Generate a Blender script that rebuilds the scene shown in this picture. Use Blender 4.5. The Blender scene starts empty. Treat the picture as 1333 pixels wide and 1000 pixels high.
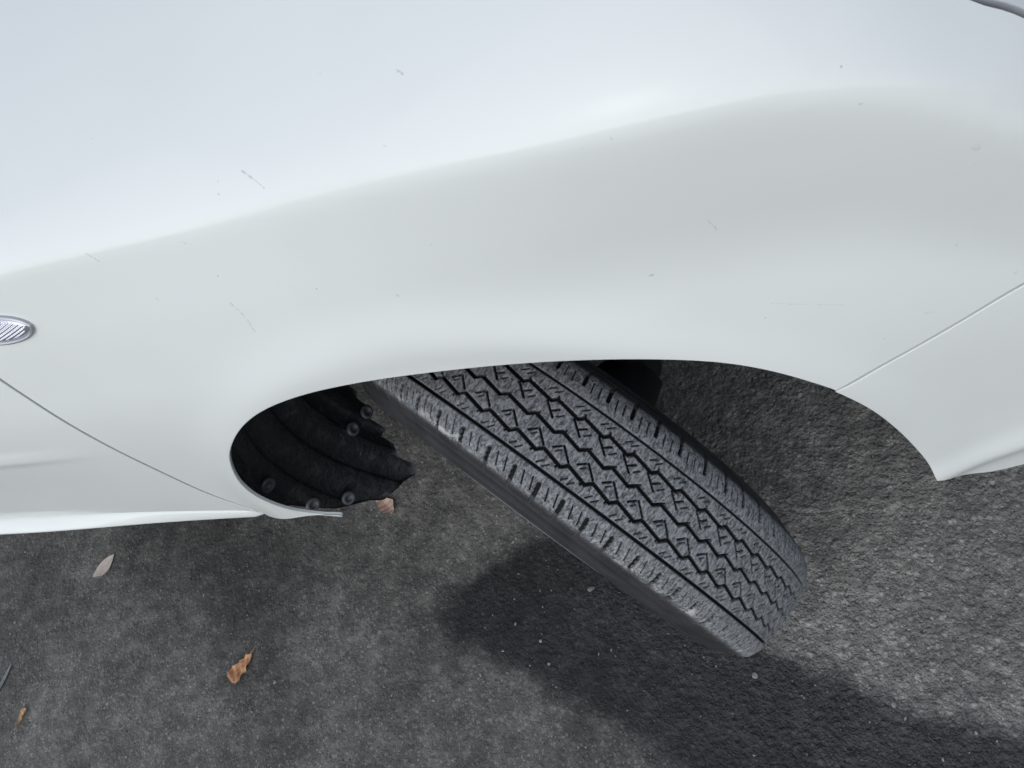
import bpy, bmesh, math, random
import numpy as np
from mathutils import Vector, Matrix
from mathutils.geometry import delaunay_2d_cdt

R_ = math.radians
rng = np.random.default_rng(7)
random.seed(7)
scene = bpy.context.scene
COL = scene.collection

# ---------------------------------------------------------------- camera
cam_d = bpy.data.cameras.new('camera')
cam = bpy.data.objects.new('camera', cam_d)
COL.objects.link(cam)
cam_d.sensor_fit = 'HORIZONTAL'
cam_d.sensor_width = 36.0
cam_d.lens = 36.0 * 1004.66 / 1333.0
cam_d.clip_start = .02
cam_d.clip_end = 3000
_r = Vector((0.92616445, 0.05287976, -0.37339408)); _u = Vector((0.10556571, 0.91418377, 0.39131051)); _f = Vector((-0.36204322, 0.40183549, -0.84110222))
_m = Matrix((_r, _u, -_f)).transposed().to_4x4()
_m.translation = Vector((0.28852, -0.25263, 1.15363))
cam.matrix_world = _m
scene.camera = cam

# ---------------------------------------------------------------- world, sun, exposure
SUN_EL, SUN_AZ = R_(42), R_(198)          # azimuth clockwise from +Y
world = bpy.data.worlds.new('World')
scene.world = world
world.use_nodes = True
wt = world.node_tree
wt.nodes.clear()
sky = wt.nodes.new('ShaderNodeTexSky')
sky.sky_type = 'NISHITA'
sky.sun_disc = False
sky.sun_elevation = SUN_EL
sky.sun_rotation = SUN_AZ
sky.air_density = 1.0
sky.dust_density = 1.0
hs = wt.nodes.new('ShaderNodeHueSaturation')
hs.inputs['Saturation'].default_value = .54
bg = wt.nodes.new('ShaderNodeBackground')
bg.inputs['Strength'].default_value = .15
wo = wt.nodes.new('ShaderNodeOutputWorld')
wt.links.new(sky.outputs[0], hs.inputs['Color'])
wt.links.new(hs.outputs[0], bg.inputs['Color'])
wt.links.new(bg.outputs[0], wo.inputs['Surface'])

sun_d = bpy.data.lights.new('sun', 'SUN')
sun_d.energy = .62
sun_d.angle = R_(90)
sun_d.color = (1.0, .99, .975)
sun = bpy.data.objects.new('sun', sun_d)
sun.rotation_euler = Vector((-math.sin(SUN_AZ) * math.cos(SUN_EL), -math.cos(SUN_AZ) * math.cos(SUN_EL), -math.sin(SUN_EL))).to_track_quat('-Z', 'Y').to_euler()
COL.objects.link(sun)

vs = scene.view_settings
scene.display_settings.display_device = 'sRGB'
vs.view_transform = 'Standard'
vs.look = 'None'
vs.exposure = .27
vs.gamma = 1.0
vs.use_curve_mapping = False

# ---------------------------------------------------------------- body side surface
def sstep(a, b, x):
    t = np.clip((x - a) / (b - a), 0, 1)
    return t * t * (3 - 2 * t)

ARX, ARZ, ARR = 0.010, 0.318, 0.375          # wheel arch centre and radius
FK = np.array([-.10, 0, .06, .16, .38, .58, .70, .76, .82, .865, .90, .955, .985, .997, 1.010, 1.04, 1.07, 1.10, 1.14, 1.18, 1.22, 1.26, 1.6])
TL = np.array([-10, -5, -2, 2, 4, 5, 10, 15, 15, 15, 17, 16, 17, 27, 46, 59, 66, 70, 76, 82, 87, 89, 89.5])
TR = np.array([-10, -5, -2, 2, 4, 5, 9, 11, 1, -3, -3, -2, 3, 22, 46, 61, 68, 71, 76, 82, 87, 89, 89.5])

def crest(x):                                  # height of the shoulder crease along the car
    kx = np.array([-1.7, -.7, -.45, -.298, -.18, -.066, .05, .08, .1615, .20, .245, .285, .318, .36, .405, .45, .60, .75])
    kz = np.array([0.79, 0.806, 0.815, 0.8256, 0.8261, 0.8267, 0.8444, 0.8504, 0.8618, 0.8648, 0.8663, 0.8617, 0.8524, 0.8307, 0.7821, 0.748, 0.67, 0.6])
    o = np.linspace(-.04, .04, 13)
    return sum(np.interp(x + d, kx, kz) for d in o) / 13

def taper(x):                                  # plan view: the side turns inward to the nose
    c = np.clip(x - .50, 0, .235)
    return .22 * np.clip(x - .12, 0, 1) ** 2 + .25 - np.sqrt(.25 ** 2 - c * c)

TX = np.arange(-1.62, .7351, .01)
NF = 3400
TF = np.linspace(-.03, 1.245, NF)
def build_tables():
    Y = np.zeros((len(TX), NF)); Z = Y.copy(); Q = Y.copy()
    for i, x in enumerate(TX):
        m = sstep(-.12, .26, x)
        k = TL * (1 - m) + TR * m
        t = np.radians(np.interp(TF, FK, k))
        kw = int(41 - 16 * m) // 2 * 2 + 1
        ker = np.hanning(kw); ker /= ker.sum()
        t = np.convolve(np.pad(t, kw // 2, 'edge'), ker, 'valid')
        span = crest(x) - .2
        z = .2 + TF * span
        dz = np.gradient(z)
        y = np.concatenate([[0], np.cumsum((np.tan(t) * dz)[:-1])])
        y -= np.interp(.745, TF, y)
        y += .010 + taper(x)
        # bumper skirt flares out at the bottom
        b = sstep(.29, .36, x)
        y -= b * .012 * (1 - sstep(.2, .46, z)) * (1 - .0 * z)
        zf = .338 + .33 * (x - .396)
        y += b * .05 * np.clip(zf - z + .003, 0, .2)
        y -= b * .005 * np.exp(-((z - zf - .004) / .022) ** 2)
        r = np.hypot(x - ARX, z - ARZ)
        y -= .006 * np.exp(-((r - ARR) / .030) ** 2)
        # faint swage low on the door
        zr = .577
        dd = (z - zr)
        y -= .0036 * np.exp(-(dd / .009) ** 2) * (1 - sstep(-.62, -.43, x))
        y += .002 * (1 - sstep(-.10, 0, dd)) * (z < 2) * (1 - sstep(-.62, -.43, x)) * sstep(.2, .3, z)
        q = np.concatenate([[0], np.cumsum(np.hypot(np.diff(y), np.diff(z)))])
        q -= np.interp(.30, z, q) - .30          # arc length equals height at z = 0.30
        Y[i], Z[i], Q[i] = y, z, q
    return Y, Z, Q
TY, TZ, TQ = build_tables()
# resample on a common arc length axis
QS = np.arange(.19, 1.60, .002)
PY = np.zeros((len(TX), len(QS))); PZ = PY.copy()
for i in range(len(TX)):
    PY[i] = np.interp(QS, TQ[i], TY[i]); PZ[i] = np.interp(QS, TQ[i], TZ[i])

def _cr(t):
    t2, t3 = t * t, t * t * t
    return np.stack([-.5 * t3 + t2 - .5 * t, 1.5 * t3 - 2.5 * t2 + 1, -1.5 * t3 + 2 * t2 + .5 * t, .5 * t3 - .5 * t2], -1)

def S(x, q):                                    # smooth point on the body side
    x = np.asarray(x, float); q = np.asarray(q, float)
    fx = np.clip((x - TX[0]) / .01, 1, len(TX) - 3.001); fq = np.clip((q - QS[0]) / .002, 1, len(QS) - 3.001)
    ix, iq = fx.astype(int), fq.astype(int)
    wx, wq = _cr(fx - ix), _cr(fq - iq)
    y = 0; z = 0
    for a in range(4):
        for b in range(4):
            w = wx[..., a] * wq[..., b]
            y = y + w * PY[ix + a - 1, iq + b - 1]; z = z + w * PZ[ix + a - 1, iq + b - 1]
    return np.stack([x, y, z], -1)

def SN(x, q, h=.004):                           # outward unit normal
    a = S(x + h, q) - S(x - h, q); b = S(x, q + h) - S(x, q - h)
    n = np.cross(a, b); n /= np.linalg.norm(n, axis=-1)[..., None]
    return n

# outlines of the panels on the body side, as (x, arc length)
ARCH_P = [(-0.2844, 0.3357), (-0.3086, 0.3432), (-0.3264, 0.3597), (-0.3375, 0.3843), (-0.3415, 0.417), (-0.3411, 0.4465), (-0.3293, 0.4832), (-0.3088, 0.5199), (-0.2874, 0.5507), (-0.2634, 0.5761), (-0.2369, 0.5993), (-0.212, 0.6167), (-0.1879, 0.6294), (-0.1621, 0.6387), (-0.1255, 0.6464), (-0.0841, 0.6494), (-0.0451, 0.6513), (0.0062, 0.6525), (0.0542, 0.6529), (0.1054, 0.6519), (0.153, 0.649), (0.1967, 0.6393), (0.2329, 0.6235), (0.2683, 0.5956), (0.3031, 0.5557)]
ARCHB_P = [(0.3031, 0.5557), (0.327, 0.517), (0.3484, 0.4674), (0.3731, 0.3958), (0.3825, 0.363), (0.388, 0.3402)]
GAPB_P = [(0.3031, 0.5557), (0.3327, 0.5702), (0.3635, 0.5903), (0.3965, 0.6118), (0.4242, 0.6273), (0.47, 0.6423), (0.53, 0.668), (0.6, 0.705)]
HEAD_P = [(0.6, 0.707), (0.56, 0.724), (0.47, 0.778), (0.4013, 0.8459), (0.3934, 0.8533), (0.3852, 0.8595), (0.3472, 0.8935000000000001)]
HOOD_P = [(0.3472, 0.8935000000000001), (0.325, 0.925), (0.28, 0.97), (0.16, 1.03), (0, 1.09), (-0.2, 1.13), (-0.45, 1.16)]
DOOR_P = [(-0.45, 1.16), (-0.45130000000000003, 1.0), (-0.44530000000000003, 0.85), (-0.4393, 0.7163), (-0.4312, 0.6661), (-0.426, 0.6102), (-0.4227, 0.5594), (-0.4198, 0.5037), (-0.4136, 0.4317), (-0.3893, 0.3719)]
FBOT_P = [(-0.3893, 0.3719), (-0.3823, 0.3529), (-0.3451, 0.3495), (-0.2844, 0.3357)]
DBOT_P = [(-0.3893, 0.3719), (-0.4828, 0.3819), (-0.5884, 0.3853), (-0.7002, 0.3898), (-0.8553, 0.3928), (-1.25, 0.3968), (-1.52, 0.3968)]
HB_P = [(0.388, 0.3402), (0.4348, 0.3015), (0.4714, 0.2975), (0.55, 0.2955), (0.63, 0.2975), (0.715, 0.3015)]
MARK_P = [(-0.3632, 0.7808), (-0.3269, 0.7744), (-0.3427, 0.7981), (-0.3836, 0.7632)]
SCRATCH = [((0.0917, 0.9112), (0.0956, 0.9086), 0.0011, 0.8), ((-0.0452, 0.8636), (-0.0379, 0.8584), 0.0012, 0.9), ((-0.0379, 0.8584), (-0.0297, 0.8512), 0.0007, 0.7), ((-0.0699, 0.8611), (-0.0682, 0.8598), 0.0009, 0.7), ((-0.0711, 0.852), (-0.0709, 0.851), 0.0009, 0.7), ((-0.2094, 0.8317), (-0.2039, 0.8232), 0.0009, 0.8), ((-0.1235, 0.8242), (-0.1197, 0.8219), 0.0008, 0.55), ((-0.1243, 0.7618), (-0.1214, 0.7455), 0.001, 0.85), ((-0.1218, 0.7429), (-0.1242, 0.729), 0.0007, 0.75), ((0.0186, 0.7478), (0.019, 0.7461), 0.0011, 0.9), ((-0.1848, 0.78), (-0.1839, 0.7764), 0.0008, 0.6), ((0.1983, 0.7308), (0.1998, 0.7311), 0.0012, 1.0), ((0.242, 0.7753), (0.2456, 0.7646), 0.0006, 0.55), ((0.2685, 0.6801), (0.3134, 0.6613), 0.0006, 0.4), ((0.3641, 0.6291), (0.3684, 0.6286), 0.001, 0.6), ((0.3769, 0.7881), (0.3782, 0.7856), 0.0028, 0.3), ((0.4174, 0.6419), (0.4186, 0.6427), 0.001, 0.6), ((0.3381, 0.6119), (0.3391, 0.6104), 0.0009, 0.7), ((0.2075, 0.862), (0.208, 0.8609), 0.0008, 0.5), ((0.0741, 0.8707), (0.075, 0.8702), 0.0008, 0.4), ((-0.1749, 0.9105), (-0.1735, 0.9097), 0.0008, 0.4), ((0.1914, 0.8591), (0.192, 0.8584), 0.0007, 0.5), ((0.3227, 0.8418), (0.3237, 0.8419), 0.0009, 0.5), ((0.0694, 0.7944), (0.0697, 0.7929), 0.0007, 0.5), ((0.0336, 0.9163), (0.0348, 0.9157), 0.0006, 0.4), ((0.2551, 0.7665), (0.2559, 0.7654), 0.0006, 0.5)]

# ---------------------------------------------------------------- helpers
def link(name, me, mat=None, parent=None, smooth=True):
    o = bpy.data.objects.new(name, me)
    COL.objects.link(o)
    if mat: me.materials.append(mat)
    if parent: o.parent = parent
    if smooth and len(me.polygons):
        me.polygons.foreach_set('use_smooth', np.ones(len(me.polygons), bool))
    me.update()
    return o

def mesh(name, V, F, normals=None, attrs=None):
    me = bpy.data.meshes.new(name)
    V = np.asarray(V, float)
    if isinstance(F, np.ndarray):
        n, k = F.shape
        me.vertices.add(len(V)); me.vertices.foreach_set('co', V.ravel())
        me.loops.add(n * k); me.loops.foreach_set('vertex_index', F.ravel().astype(np.int32))
        me.polygons.add(n)
        me.polygons.foreach_set('loop_start', np.arange(0, n * k, k, dtype=np.int32))
        me.polygons.foreach_set('loop_total', np.full(n, k, np.int32))
        me.update(calc_edges=True)
        me.validate()
    else:
        me.from_pydata([tuple(v) for v in V], [], F)
    for k, a in (attrs or {}).items():
        at = me.attributes.new(k, 'FLOAT', 'POINT')
        at.data.foreach_set('value', np.asarray(a, np.float32))
    if normals is not None:
        me.polygons.foreach_set('use_smooth', np.ones(len(me.polygons), bool))
        me.normals_split_custom_set_from_vertices([tuple(n) for n in normals])
    return me

def empty(name, loc=(0, 0, 0), parent=None):
    o = bpy.data.objects.new(name, None)
    o.empty_display_size = .1
    o.location = loc
    COL.objects.link(o)
    if parent: o.parent = parent
    return o

def tag(o, label=None, cat=None, group=None, kind=None):
    if label: o['label'] = label
    if cat: o['category'] = cat
    if group: o['group'] = group
    if kind: o['kind'] = kind
    return o

def grid_faces(n, m, wrap=False):
    i = np.arange(n if wrap else n - 1)[:, None]; j = np.arange(m - 1)[None]
    a = i * m + j; b = ((i + 1) % n) * m + j
    return np.stack([a, b, b + 1, a + 1], -1).reshape(-1, 4)

def smooth_poly(pts, step, closed=False):
    """Catmull-Rom through pts, resampled at an even step."""
    P = np.asarray(pts, float)
    out = []
    n = len(P)
    for i in range(n - 1):
        p0 = P[max(i - 1, 0)]; p1 = P[i]; p2 = P[i + 1]; p3 = P[min(i + 2, n - 1)]
        t = np.linspace(0, 1, 24, endpoint=False)[:, None]
        out.append(.5 * (2 * p1 + (p2 - p0) * t + (2 * p0 - 5 * p1 + 4 * p2 - p3) * t ** 2 + (3 * p1 - p0 - 3 * p2 + p3) * t ** 3))
    out = np.concatenate(out + [P[-1:]])
    d = np.concatenate([[0], np.cumsum(np.linalg.norm(np.diff(out, axis=0), axis=1))])
    k = max(2, int(round(d[-1] / step)) + 1)
    s = np.linspace(0, d[-1], k)
    return np.stack([np.interp(s, d, out[:, c]) for c in range(out.shape[1])], -1)

def relax_line(P, n=6):
    P = P.copy()
    for _ in range(n):
        P[1:-1] = .25 * P[:-2] + .5 * P[1:-1] + .25 * P[2:]
    return P

def inside(poly, pts):
    x, y = pts[:, 0], pts[:, 1]
    r = np.zeros(len(pts), bool)
    n = len(poly)
    for i in range(n):
        x1, y1 = poly[i]; x2, y2 = poly[(i + 1) % n]
        c = (y1 > y) != (y2 > y)
        with np.errstate(divide='ignore', invalid='ignore'):
            r ^= c & (x < (x2 - x1) * (y - y1) / (y2 - y1 + 1e-12) + x1)
    return r

def poly_dist(poly, pts):
    d = np.full(len(pts), 1e9)
    n = len(poly)
    for i in range(n):
        a = poly[i]; b = poly[(i + 1) % n]
        ab = b - a
        t = np.clip(((pts - a) @ ab) / (ab @ ab + 1e-12), 0, 1)
        d = np.minimum(d, np.linalg.norm(pts - a - t[:, None] * ab, axis=1))
    return d

def panel(name, segs, mat, parent, gap=.0022, rad=.0012, flange=.013, step=.009, post=None):
    """A pressed sheet cut from the body side along the outline (x, arc length), with a rolled edge and a return flange."""
    poly = np.concatenate([np.asarray(s)[:-1] for s in segs])
    keep = [0]
    for i in range(1, len(poly)):
        if np.linalg.norm(poly[i] - poly[keep[-1]]) > 1e-4: keep.append(i)
    poly = poly[keep]
    if np.linalg.norm(poly[0] - poly[-1]) < 1e-4: poly = poly[:-1]
    area = .5 * np.sum(poly[:, 0] * np.roll(poly[:, 1], -1) - np.roll(poly[:, 0], -1) * poly[:, 1])
    if area < 0: poly = poly[::-1]
    t1 = poly - np.roll(poly, 1, 0); t2 = np.roll(poly, -1, 0) - poly
    t1 /= np.linalg.norm(t1, axis=1)[:, None]; t2 /= np.linalg.norm(t2, axis=1)[:, None]
    t = t1 + t2; t /= np.linalg.norm(t, axis=1)[:, None] + 1e-9
    out = np.stack([t[:, 1], -t[:, 0]], -1)
    poly = poly - out * gap
    nb = len(poly)
    lo, hi = poly.min(0), poly.max(0)
    gx, gy = np.meshgrid(np.arange(lo[0], hi[0], step), np.arange(lo[1], hi[1], step), indexing='ij')
    gx = gx + (np.arange(gx.shape[1]) % 2) * step * .5
    pts = np.stack([gx.ravel(), gy.ravel()], -1)
    pts = pts[inside(poly, pts)]
    pts = pts[poly_dist(poly, pts) > step * .55]
    allp = np.concatenate([poly, pts])
    res = delaunay_2d_cdt([Vector(p) for p in allp], [(i, (i + 1) % nb) for i in range(nb)], [], 1, 1e-7)
    P2 = np.array([tuple(v) for v in res[0]]); F = [tuple(f) for f in res[2]]
    orig = {}
    for i, l in enumerate(res[3]):
        for j in l: orig[j] = i
    bidx = [orig[i] for i in range(nb)]
    V = S(P2[:, 0], P2[:, 1]); N = SN(P2[:, 0], P2[:, 1])
    # winding: outward normal
    f0 = F[len(F) // 2]
    nn = np.cross(V[f0[1]] - V[f0[0]], V[f0[2]] - V[f0[0]])
    if nn @ N[f0[0]] < 0: F = [f[::-1] for f in F]
    B = V[bidx]; BN = N[bidx]
    T = np.roll(B, -1, 0) - np.roll(B, 1, 0); T /= np.linalg.norm(T, axis=1)[:, None]
    O = np.cross(T, BN); O /= np.linalg.norm(O, axis=1)[:, None]
    h = 1e-3
    tst = S(P2[bidx[3], 0] + out[3, 0] * h, P2[bidx[3], 1] + out[3, 1] * h) - B[3]
    if tst @ O[3] < 0: O = -O
    rings, rn = [], []
    for ph in (30, 60, 90):
        a = math.radians(ph)
        rings.append(B + O * rad * math.sin(a) - BN * rad * (1 - math.cos(a))); rn.append(BN * math.cos(a) + O * math.sin(a))
    rings.append(B + O * rad - BN * flange); rn.append(O)
    base = len(V)
    VV = [V] + rings; NN = [N] + rn
    prev = list(bidx)
    for k in range(len(rings)):
        cur = [base + k * nb + i for i in range(nb)]
        for i in range(nb):
            j = (i + 1) % nb
            F.append((prev[i], cur[i], cur[j], prev[j]))
        prev = cur
    V = np.concatenate(VV); N = np.concatenate(NN)
    q = F[-1]
    nn = np.cross(V[q[1]] - V[q[0]], V[q[2]] - V[q[0]])
    if nn @ N[q[0]] < 0: F = [f if len(f) == 3 else f[::-1] for f in F]
    if post: V, F, N = post(V, F, N)
    me = mesh(name, V, F, normals=N)
    return link(name, me, mat, parent)

# ---------------------------------------------------------------- materials
class NT:
    def __init__(s, name):
        s.m = bpy.data.materials.new(name); s.m.use_nodes = True
        s.t = s.m.node_tree; s.t.nodes.clear()
        s.out = s.n('ShaderNodeOutputMaterial'); s.b = s.n('ShaderNodeBsdfPrincipled')
        s.l(s.b.outputs[0], s.out.inputs[0])
    def n(s, t, **k):
        o = s.t.nodes.new(t)
        for a, v in k.items(): setattr(o, a, v)
        return o
    def l(s, a, b): s.t.links.new(a, b)
    def put(s, sock, v):
        if hasattr(v, 'is_output') or isinstance(v, bpy.types.NodeSocket): s.l(v, sock)
        else: sock.default_value = v
    def math(s, op, a, b=None, c=None, clamp=False):
        o = s.n('ShaderNodeMath', operation=op, use_clamp=clamp)
        s.put(o.inputs[0], a)
        if b is not None: s.put(o.inputs[1], b)
        if c is not None: s.put(o.inputs[2], c)
        return o.outputs[0]
    def vmath(s, op, a, b=None, scale=None):
        o = s.n('ShaderNodeVectorMath', operation=op)
        s.put(o.inputs[0], a)
        if b is not None: s.put(o.inputs[1], b)
        if scale is not None: s.put(o.inputs['Scale'], scale)
        return o.outputs['Value'] if op in ('DOT_PRODUCT', 'LENGTH', 'DISTANCE') else o.outputs[0]
    def mix(s, f, a, b, mode='MIX'):
        o = s.n('ShaderNodeMix', data_type='RGBA', blend_type=mode)
        s.put(o.inputs[0], f); s.put(o.inputs[6], a); s.put(o.inputs[7], b)
        return o.outputs[2]
    def ramp(s, v, lo, hi, a=0., b=1.):
        o = s.n('ShaderNodeMapRange'); o.interpolation_type = 'SMOOTHSTEP'
        s.put(o.inputs[0], v)
        for i, x in enumerate((lo, hi, a, b)): o.inputs[i + 1].default_value = x
        return o.outputs[0]
    def noise(s, co, scale, detail=3., rough=.55, dist=0.):
        o = s.n('ShaderNodeTexNoise')
        s.put(o.inputs['Vector'], co)
        o.inputs['Scale'].default_value = scale; o.inputs['Detail'].default_value = detail
        o.inputs['Roughness'].default_value = rough; o.inputs['Distortion'].default_value = dist
        return o.outputs[0]
    def voro(s, co, scale, feature='F1', rand=1.):
        o = s.n('ShaderNodeTexVoronoi', feature=feature)
        s.put(o.inputs['Vector'], co); o.inputs['Scale'].default_value = scale
        o.inputs['Randomness'].default_value = rand
        return o
    def attr(s, name): return s.n('ShaderNodeAttribute', attribute_name=name).outputs['Fac']
    def pos(s): return s.n('ShaderNodeTexCoord').outputs['Object']
    def bump(s, h, strength, dist, normal=None):
        o = s.n('ShaderNodeBump')
        o.inputs['Strength'].default_value = strength; o.inputs['Distance'].default_value = dist
        s.l(h, o.inputs['Height'])
        if normal is not None: s.l(normal, o.inputs['Normal'])
        return o.outputs[0]
    def set(s, **k):
        for a, v in k.items(): s.put(s.b.inputs[a.replace('_', ' ')], v)
        return s

def rgb(r, g, b): return (r, g, b, 1.)

def simple(name, col, rough=.6, metal=0., bump=0., scale=300., var=.25, spec=.5):
    m = NT(name); p = m.pos()
    n = m.noise(p, scale * .2, 4.)
    c = m.mix(m.ramp(n, .3, .7), rgb(*[x * (1 - var) for x in col]), rgb(*[min(1, x * (1 + var)) for x in col]))
    m.set(Base_Color=c, Roughness=rough, Metallic=metal, Specular_IOR_Level=spec)
    if bump: m.l(m.bump(m.noise(p, scale, 4.), bump, .001), m.b.inputs['Normal'])
    return m.m

def paint_material():
    m = NT('white_car_paint'); p = m.pos()
    base = rgb(.775, .80, .768)
    # road film: faint, uneven, a little warmer
    film = m.ramp(m.noise(p, 5., 5., .6), .35, .8, 0, .35)
    c = m.mix(film, base, rgb(.725, .742, .70))
    # fine grime specks
    v = m.voro(p, 95.)
    hit = m.math('GREATER_THAN', m.n('ShaderNodeSeparateColor').outputs[0], .5)
    sc = m.n('ShaderNodeSeparateColor'); m.l(v.outputs['Color'], sc.inputs[0])
    speck = m.math('MULTIPLY', m.math('GREATER_THAN', sc.outputs[0], .955), m.math('LESS_THAN', v.outputs['Distance'], m.math('MULTIPLY', sc.outputs[1], .075)))
    c = m.mix(m.math('MULTIPLY', speck, .55), c, rgb(.38, .37, .34))
    # scratches and stone chips, each a short worn stroke on the panel
    wob = m.vmath('SCALE', m.n('ShaderNodeTexNoise').outputs['Color'], scale=0.)
    nz = m.n('ShaderNodeTexNoise'); m.l(p, nz.inputs['Vector']); nz.inputs['Scale'].default_value = 160.
    pj = m.vmath('ADD', p, m.vmath('SCALE', m.vmath('SUBTRACT', nz.outputs['Color'], (.5, .5, .5)), scale=.0022))
    tot = None
    brk = m.ramp(m.noise(p, 420., 2.), .38, .55)
    for a, b, w, k in SCRATCH:
        A = S(np.array(a[0]), np.array(a[1])); B = S(np.array(b[0]), np.array(b[1]))
        d = B - A; L2 = float(d @ d) + 1e-12
        rel = m.vmath('SUBTRACT', pj, tuple(A))
        t = m.math('MULTIPLY', m.vmath('DOT_PRODUCT', rel, tuple(d)), 1 / L2, clamp=True)
        foot = m.vmath('SCALE', m.n('ShaderNodeCombineXYZ').outputs[0] if False else tuple(d), scale=t)
        dist = m.vmath('DISTANCE', rel, foot)
        s = m.ramp(dist, w * .45, w, k, 0.)
        tot = s if tot is None else m.math('MAXIMUM', tot, s)
    c = m.mix(m.math('MULTIPLY', m.math('MULTIPLY', tot, brk), .62), c, rgb(.36, .36, .35))
    ao = m.noise(p, 900., 2.)
    m.set(Base_Color=c, Roughness=.42, Specular_IOR_Level=.35, Coat_Weight=.8, Coat_IOR=1.48)
    m.put(m.b.inputs['Coat Roughness'], m.ramp(m.noise(p, 14., 4.), .3, .7, .06, .16))
    # very slight orange peel in the lacquer
    m.l(m.bump(ao, .02, .0004), m.b.inputs['Coat Normal'])
    return m.m

def asphalt_material():
    m = NT('asphalt'); p = m.pos()
    damp = m.attr('damp'); coarse = m.attr('coarse'); dark_patch = m.attr('dark_patch')
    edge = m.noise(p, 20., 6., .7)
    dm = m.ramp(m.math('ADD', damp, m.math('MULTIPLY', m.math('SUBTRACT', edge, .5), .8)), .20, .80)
    patch = m.ramp(m.math('ADD', dark_patch, m.math('MULTIPLY', m.math('SUBTRACT', edge, .5), .9)), .15, .95)
    def sep(v):
        s = m.n('ShaderNodeSeparateColor'); m.l(v.outputs['Color'], s.inputs[0]); return s.outputs
    # warp so that the stones are not round cells
    nz = m.n('ShaderNodeTexNoise'); m.l(p, nz.inputs['Vector']); nz.inputs['Scale'].default_value = 180.; nz.inputs['Detail'].default_value = 3.
    pj = m.vmath('ADD', p, m.vmath('SCALE', m.vmath('SUBTRACT', nz.outputs['Color'], (.5, .5, .5)), scale=.006))
    va = m.voro(pj, 105.); sa = sep(va)
    vb = m.voro(pj, 230.); sb = sep(vb)
    fine = m.noise(p, 620., 3., .6)
    mid = m.noise(p, 34., 5., .68)
    big = m.noise(p, 4.2, 6., .62)
    mort = m.mix(m.ramp(fine, .3, .72), rgb(.060, .059, .057), rgb(.150, .147, .141))
    stone_a = m.mix(m.math('POWER', sa[0], 2.2), rgb(.075, .074, .072), rgb(.32, .314, .300))
    stone_b = m.mix(m.math('POWER', sb[0], 1.6), rgb(.060, .059, .058), rgb(.27, .265, .255))
    ma = m.math('MULTIPLY', m.ramp(va.outputs['Distance'], .22, .50, 1., 0.), m.math('GREATER_THAN', sa[1], .45))
    mb = m.math('MULTIPLY', m.ramp(vb.outputs['Distance'], .25, .55, 1., 0.), m.math('GREATER_THAN', sb[1], .35))
    c = m.mix(m.math('MULTIPLY', mb, .8), mort, stone_b)
    c = m.mix(m.math('MULTIPLY', ma, m.math('ADD', .42, m.math('MULTIPLY', coarse, .15))), c, stone_a)
    # dust in patches, wear in patches
    c = m.mix(m.ramp(mid, .46, .74, 0, .6), c, rgb(.215, .206, .190))
    c = m.mix(m.ramp(mid, .52, .28, 0, .55), c, rgb(.060, .060, .059))
    tone = m.math('ADD', m.ramp(big, .32, .68, .68, 1.30), m.math('MULTIPLY', coarse, .60))
    c = m.vmath('SCALE', c, scale=m.math('MULTIPLY', tone, 1.10))
    c = m.mix(1., c, rgb(1.0, .992, .945), 'MULTIPLY')
    # pale stones showing at the surface
    v3 = m.voro(pj, 58.); s3 = sep(v3)
    pd = m.math('ADD', v3.outputs['Distance'], m.math('MULTIPLY', m.math('SUBTRACT', m.noise(p, 240., 2.), .5), .25))
    st = m.math('MULTIPLY', m.math('GREATER_THAN', s3[0], .50), m.ramp(pd, .03, .15, 1., 0.))
    c = m.mix(m.math('MULTIPLY', st, m.math('MULTIPLY', s3[1], .8)), c, m.mix(s3[2], rgb(.22, .215, .205), rgb(.42, .415, .40)))
    v4 = m.voro(m.vmath('MULTIPLY', pj, (1., .62, 1.)), 190.); s4 = sep(v4)
    fl = m.math('MULTIPLY', m.math('GREATER_THAN', s4[0], .80), m.ramp(v4.outputs['Distance'], .10, .36, 1., 0.))
    c = m.mix(m.math('MULTIPLY', fl, m.math('MULTIPLY', s4[2], .75)), c, rgb(.36, .355, .34))
    c = m.mix(m.math('MULTIPLY', patch, .60), c, m.mix(1., c, rgb(.22, .22, .23), 'MULTIPLY'))
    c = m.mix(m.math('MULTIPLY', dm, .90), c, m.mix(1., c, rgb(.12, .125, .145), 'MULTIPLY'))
    m.set(Base_Color=c, Specular_IOR_Level=.3)
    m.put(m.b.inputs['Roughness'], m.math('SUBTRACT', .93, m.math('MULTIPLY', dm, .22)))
    h = m.math('ADD', m.math('MULTIPLY', m.noise(p, 95., 4., .52), 1.5), m.math('MULTIPLY', m.ramp(vb.outputs['Distance'], 0, .6, 1, 0), .30))
    h = m.math('ADD', h, m.math('MULTIPLY', m.ramp(va.outputs['Distance'], 0, .6, 1, 0), .5))
    h2 = m.math('MULTIPLY', h, m.math('ADD', .48, m.math('MULTIPLY', coarse, .85)))
    m.l(m.bump(h2, .75, .0050), m.b.inputs['Normal'])
    return m.m

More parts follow.
